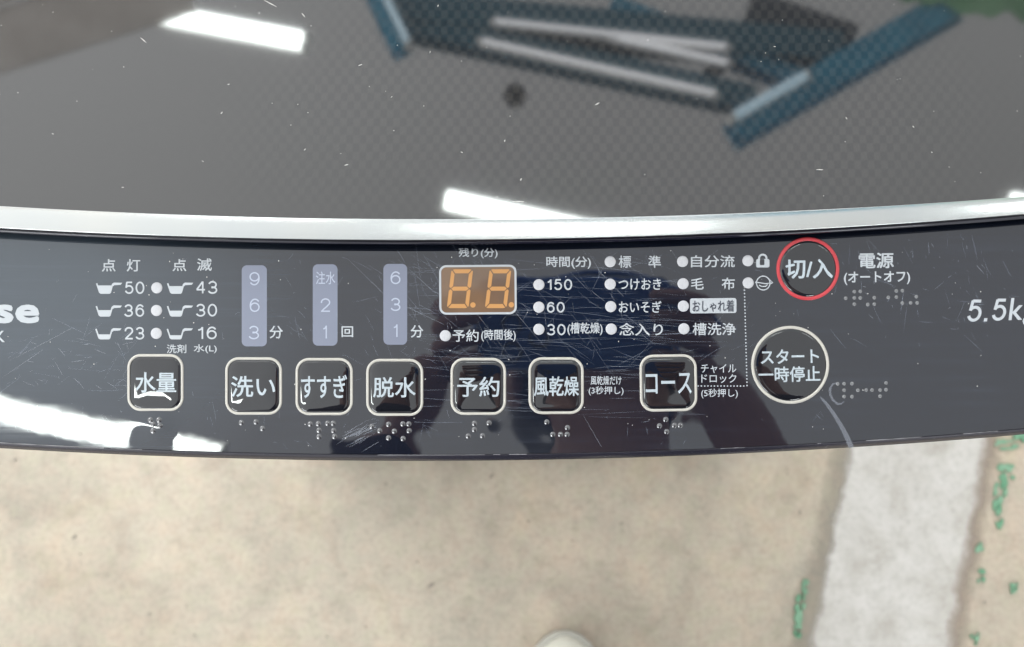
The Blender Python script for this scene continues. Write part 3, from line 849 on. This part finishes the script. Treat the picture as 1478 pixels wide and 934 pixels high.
lamp('glow_strip', (-0.16, 2.44), (1.08, 2.145), 6.0, .028, 'thin glowing strip added as the bright edge of the lower blue beam', GB, 1, EDGEGLOW)
lamp('glow_strip', (0.45, 2.50), (1.16, 2.33), 6.03, .03, 'short thin glowing strip added as a bright edge between the two blue beams', GB, 1, EDGEGLOW)
COOL = mat('glowing_cool_edge', (0.8, 0.9, 0.95), 0.4, emis=(0.5, 0.8, 1.0), estr=2.8)  # glow standing in for bright light-blue steel edges
lamp('glow_strip', (1.175, 2.0), (1.56, 2.225), 5.97, .05, 'cool glowing strip added as the bright flange at the foot of the slanting blue beam', GB, 1, COOL)
lamp('glow_strip', (-0.70, 2.72), (-0.56, 2.42), 5.97, .035, 'short cool glowing strip added as the bright edge of the short blue strut', GB, 1, COOL)

BROWN = mat('brown_board', (0.40, 0.34, 0.31), 0.7)
nt, ns, ls, b = nodes(BROWN)
t = noise(nt, 5, 4); cc = ramp(nt, t.outputs['Fac'], [(0.35, (0.62, 0.57, 0.53)), (0.65, (0.80, 0.74, 0.70))])
ls.new(cc.outputs['Color'], b.inputs['Base Color'])
so = empty('board_soffit', (-2.30, 2.05, 5.45), 'brown board soffit reflected in the upper left corner of the lid', 'soffit')
so.rotation_euler.z = math.atan2(.336, .985)
for k, (w, z) in enumerate(((.14, 0), (.20, .03), (.22, .0), (.24, .03), (.25, .0))):
    y = [0.07, .245, .46, .695, .945][k] + .03
    link('board', *box((0, y, z), (1.62, w - .012, .03)), BROWN, so)

GREENT = mat('green_tarpaulin', (0.12, 0.30, 0.15), 0.6)
nt, ns, ls, b = nodes(GREENT)
t = noise(nt, 7, 5, 0.6); cc = ramp(nt, t.outputs['Fac'], [(0.35, (0.12, 0.36, 0.16)), (0.65, (0.26, 0.56, 0.30))])
ls.new(cc.outputs['Color'], b.inputs['Base Color'])
rings = []
for i in range(41):
    x = 2.0 + 1.3 * i / 40
    e = 2.70 - .19 * (x - 2.05) / .7 + .025 * math.sin(x * 17) + .015 * math.sin(x * 41)
    rings.append([Vector((x, e + .9 * j / 10, 5.95 + .04 * math.sin(x * 9 + j))) for j in range(11)])
v, f = bridge(rings, close=False)
v2 = v + [p + Vector((0, 0, .004)) for p in v]; f2 = f + [tuple(i + len(v) for i in q[::-1]) for q in f]
tp = link('tarpaulin', v2, f2, GREENT, smooth=True)
tp['label'] = 'green tarpaulin overhead, reflected at the upper right corner of the lid'; tp['category'] = 'tarpaulin'

DARK = mat('dark_plastic', (0.03, 0.03, 0.03), 0.5)
ring = lambda r, z: [Vector((0.015 + r * math.cos(t * math.pi / 12), 2.146 + r * math.sin(t * math.pi / 12), z)) for t in range(24)]
pd = link('pendant_sensor', *bridge([ring(.02, 6.12), ring(.05, 6.09), ring(.062, 6.03), ring(.05, 5.98), ring(.02, 5.96)], cap_first=True, cap_last=True), DARK, smooth=True)
pd['label'] = 'small round dark sensor overhead, reflected as a dark spot on the lid'; pd['category'] = 'sensor'

# ------------------------------------------------------------------ the photographer
SKIN = mat('skin', (0.30, 0.16, 0.13), 0.5)
JACKET = mat('plum_jacket_cloth', (0.022, 0.012, 0.02), 0.85)
nt, ns, ls, b = nodes(JACKET)
t = noise(nt, 250, 3); bp = ns.new('ShaderNodeBump'); bp.inputs['Strength'].default_value = 0.3
ls.new(t.outputs['Fac'], bp.inputs['Height']); ls.new(bp.outputs['Normal'], b.inputs['Normal'])
NAVY = mat('blue_cloth', (0.03, 0.12, 0.42), 0.85)
HAIR = mat('black_hair', (0.012, 0.01, 0.009), 0.5)
SHOE = mat('cream_shoe_leather', (0.56, 0.55, 0.48), 0.45)
SOLE = mat('shoe_sole_rubber', (0.35, 0.34, 0.30), 0.7)
TROU = mat('trouser_cloth', (0.03, 0.035, 0.05), 0.9)
def skin_mesh(pts, edges, radii, root=0, sub=2):
    me = bpy.data.meshes.new('body_source'); me.from_pydata(pts, edges, []); me.update()
    o = bpy.data.objects.new('body_source', me); COL.objects.link(o)
    m = o.modifiers.new('skin', 'SKIN'); m.use_smooth_shade = True
    for i, r in enumerate(radii):
        me.skin_vertices[0].data[i].radius = r if isinstance(r, tuple) else (r, r)
    for i in range(len(pts)): me.skin_vertices[0].data[i].use_root = (i == root)
    s = o.modifiers.new('sub', 'SUBSURF'); s.levels = sub; s.render_levels = sub
    dgp = bpy.context.evaluated_depsgraph_get(); dgp.update()
    ev = bpy.data.meshes.new_from_object(o.evaluated_get(dgp))
    v = [x.co.copy() for x in ev.vertices]; f = [tuple(p.vertices) for p in ev.polygons]
    bpy.data.objects.remove(o); bpy.data.meshes.remove(me); bpy.data.meshes.remove(ev)
    return v, f
BASE = Vector((0.10, -0.45, 0))
person = empty('person', BASE, 'person in plum jacket and blue cap holding a phone, pale shoe tip on the floor', 'person')
def W3(u, v, n): return M @ Vector((u, v, n))
sk = {}
names, pts, rad, edg = [], [], [], []
def J(name, p, r, to=None):
    sk[name] = len(pts); pts.append(Vector(p) - BASE); rad.append(r)
    if to: edg.append((sk[to], sk[name]))
J('pelvis', (.10, -.50, .93), .125)
J('belly', (.10, -.47, 1.07), .115, 'pelvis'); J('chest', (.10, -.40, 1.25), .125, 'belly'); J('upper', (.10, -.34, 1.36), .10, 'chest')
J('neck', (.10, -.28, 1.45), .05, 'upper'); J('head0', (.095, -.225, 1.52), .075, 'neck'); J('head1', (.09, -.19, 1.60), .085, 'head0'); J('head2', (.09, -.19, 1.66), .06, 'head1')
for s, nm in ((-1, 'a'), (1, 'b')):
    J('hip' + nm, (.10 + s * .09, -.50, .88), .095, 'pelvis'); J('knee' + nm, (.09 + s * .10, -.47 - .02 * s, .48), .06, 'hip' + nm)
    fx = .060 if s < 0 else .20; fy = -.30 if s < 0 else -.40
    J('ankle' + nm, (fx + .01, fy - .16, .10), .042, 'knee' + nm); J('toe' + nm, (fx, fy, .045), .035, 'ankle' + nm)
    J('shoulder' + nm, (.10 + s * .19, -.36, 1.36), .062, 'upper')
    el = (-.18, -.38, 1.12) if s < 0 else (.285, -.385, 1.12)
    J('elbow' + nm, el, .045, 'shoulder' + nm)
    wr = W3(-.085, -.065, .452) if s < 0 else W3(.185, -.075, .452)
    J('wrist' + nm, wr, .028, 'elbow' + nm)
    pc = W3(-.060, -.030, .470) if s < 0 else W3(.165, -.035, .470)
    J('palm' + nm, pc, (.036, .018), 'wrist' + nm)
body = link('body', *skin_mesh(pts, edg, rad), SKIN, person, smooth=True)
def sub_sk(keys, edges, rr): return [pts[sk[k]] for k in keys], [(keys.index(a), keys.index(c)) for a, c in edges], rr
k = ['belly', 'pelvis', 'chest', 'upper', 'shouldera', 'elbowa', 'shoulderb', 'elbowb']
p, e, r = sub_sk(k, [('belly', 'pelvis'), ('belly', 'chest'), ('chest', 'upper'), ('upper', 'shouldera'), ('shouldera', 'elbowa'), ('upper', 'shoulderb'), ('shoulderb', 'elbowb')], [.14, .145, .148, .115, .082, .064, .082, .064])
for nm in 'ab':
    a, c = pts[sk['elbow' + nm]], pts[sk['wrist' + nm]]
    p.append(a.lerp(c, .9)); e.append((k.index('elbow' + nm), len(p) - 1)); r.append(.043)
link('jacket', *skin_mesh(p, e, r), JACKET, person, smooth=True)
k = ['pelvis', 'hipa', 'kneea', 'anklea', 'hipb', 'kneeb', 'ankleb']
p, e, r = sub_sk(k, [('pelvis', 'hipa'), ('hipa', 'kneea'), ('kneea', 'anklea'), ('pelvis', 'hipb'), ('hipb', 'kneeb'), ('kneeb', 'ankleb')], [.135, .11, .08, .06, .11, .08, .06])
for nm in 'ab':
    p.append(pts[sk['ankle' + nm]] + Vector((0, -.005, -.055))); e.append((k.index('ankle' + nm), len(p) - 1)); r.append(.062)
link('trousers', *skin_mesh(p, e, r), TROU, person, smooth=True)
# fingers round the phone
for s, ux in ((-1, -.029), (1, .135)):
    for i in range(4):
        vv = .022 - i * .017
        c0 = W3(ux + s * .036, vv - .012, .474) - BASE
        c1 = W3(ux + s * .022, vv - .004, .452) - BASE
        c2 = W3(ux + s * .004, vv, .4455) - BASE
        c3 = W3(ux - s * (.010 if s < 0 else .022), vv + .001, .4475) - BASE
        if s < 0: c3 = W3(ux + .006, vv + .001, .4475) - BASE
        link('finger', *skin_mesh([c0, c1, c2, c3], [(0, 1), (1, 2), (2, 3)], [.0095, .009, .0082, .007], 0, 1), SKIN, person, smooth=True)
    t0 = W3(ux + s * .032, -.045, .470) - BASE; t1 = W3(ux + s * .010, -.034, .479) - BASE; t2 = W3(ux - s * .018, -.02, .480) - BASE
    link('thumb', *skin_mesh([t0, t1, t2], [(0, 1), (1, 2)], [.012, .0105, .009], 0, 1), SKIN, person, smooth=True)
# cap and hair, face
def ellip(c, rx, ry, rz, rot=0.0, z0=-1.0, seg=20, n=12):
    rr = Matrix.Rotation(rot, 4, 'X'); rings = []
    for i in range(n + 1):
        t = z0 + (1 - z0) * i / n; t = min(.999, t); q = math.sqrt(max(0, 1 - t * t))
        rings.append([rr @ Vector((rx * q * math.cos(a * 2 * math.pi / seg), ry * q * math.sin(a * 2 * math.pi / seg), rz * t)) + Vector(c) for a in range(seg)])
    return bridge(rings, cap_first=True, cap_last=True)
hc = Vector((.09, -.19, 1.62)) - BASE
link('hair', *ellip(hc + Vector((0, -.02, .0)), .094, .10, .10, R(-30), -.75), HAIR, person, smooth=True)
cap_o = link('cap', *ellip(hc + Vector((0, .0, .02)), .100, .112, .10, R(-35), -.05), NAVY, person, smooth=True)
br = []
for j, (rad_, z) in enumerate(((.098, 0), (.13, -.004), (.165, -.014), (.165, -.018), (.13, -.009), (.098, -.005))):
    br.append([hc + Matrix.Rotation(R(-35), 4, 'X') @ Vector((rad_ * .92 * math.sin(R(a)), rad_ * math.cos(R(a)) * (1 if rad_ > .1 else .98), z + .012)) for a in range(-62, 63, 8)])
link('brim', *bridge(br, close=False), NAVY, cap_o, smooth=True)
for sx in (-1, 1):
    link('ear', *ellip(hc + Vector((sx * .088, .0, -.04)), .012, .02, .032, 0), SKIN, person, smooth=True)
    link('eye', *ellip(hc + Vector((sx * .032, .078, -.052)), .012, .012, .010, 0), HAIR, person, smooth=True)
link('nose', *ellip(hc + Vector((0, .088, -.085)), .015, .022, .024, R(40)), SKIN, person, smooth=True)
link('mouth', *ellip(hc + Vector((0, .062, -.118)), .024, .012, .007, R(30)), mat('lip', (.3, .1, .09), .5), person, smooth=True)
# shoes
def shoe(tx, ty, yaw):
    rings, sol = [], []
    T = Matrix.Translation(Vector((tx, ty, 0)) - BASE) @ Matrix.Rotation(yaw, 4, 'Z')
    for t, hw, h in ((0, .004, .030), (.006, .017, .040), (.016, .028, .050), (.032, .038, .058), (.06, .046, .066), (.10, .049, .078), (.15, .042, .10), (.20, .037, .115), (.25, .037, .11), (.275, .026, .10), (.284, .008, .09)):
        rings.append([T @ Vector((hw * math.cos(a * math.pi / 10), -t, .022 + (h - .022) * max(0, math.sin(a * math.pi / 10)) ** .8)) for a in range(0, 11)])
        g = .0045
        sol.append([T @ Vector((x, -t + (g if t < .03 else (-g if t > .26 else 0)), z)) for x, z in ((-hw - g, .0015), (-hw - g, .026), (hw + g, .026), (hw + g, .0015))])
    return bridge(rings, close=True, cap_first=True, cap_last=True), bridge(sol, close=True, cap_first=True, cap_last=True)
for tx, ty, yaw in ((.0605, -.2185, R(3)), (.215, -.33, R(-8))):
    u_, s_ = shoe(tx, ty, yaw)
    so_ = link('shoe', *u_, SHOE, person, smooth=True)
    link('sole', *s_, SOLE, so_)

# the phone in the hands; the picture is taken through its lens
PHONE = mat('phone_back_glass', (0.03, 0.14, 0.55), 0.35)
PMET = mat('phone_frame_metal', (0.25, 0.27, 0.30), 0.3, metal=1.0)
def prr(u0, v0, hw, hh, r, n, seg=6):
    return [Vector((u0 + (x), v0 - (y), n)) for x, y in rrect(0, 0, hw, hh, r, seg)]
phone = bpy.data.objects.new('phone', None); COL.objects.link(phone)
phone.matrix_world = M @ Matrix.Translation((.053, 0, .466)); phone.empty_display_size = .02
phone['label'] = 'dark blue phone held flat above the panel, reflected in its middle'; phone['category'] = 'phone'
CEN['phone'] = Vector((0, 0, 0))
link('back_panel', *bridge([prr(0, 0, .080, .037, .010, -.0042), prr(0, 0, .082, .039, .012, -.003)], cap_first=True), PHONE, phone)
link('frame', *bridge([prr(0, 0, .082, .039, .012, -.003), prr(0, 0, .083, .040, .012, 0), prr(0, 0, .082, .039, .012, .003)], cap_last=True), PMET, phone)
link('screen', *bridge([prr(0, 0, .080, .037, .010, .0032), prr(0, 0, .080, .037, .010, .004)], cap_last=True), DARK, phone)
for du, dv in ((-.053, 0), (-.053, -.024), (-.030, -.012)):
    cr = lambda r, n: [Vector((du + r * math.cos(a * math.pi / 12), dv + r * math.sin(a * math.pi / 12), n)) for a in range(24)]
    link('camera_lens', *bridge([cr(.009, -.0042), cr(.009, -.0062), cr(.0065, -.0062), cr(.006, -.0050)]), PMET, phone)

bpy.data.objects.remove(TXO); bpy.data.curves.remove(TXT)
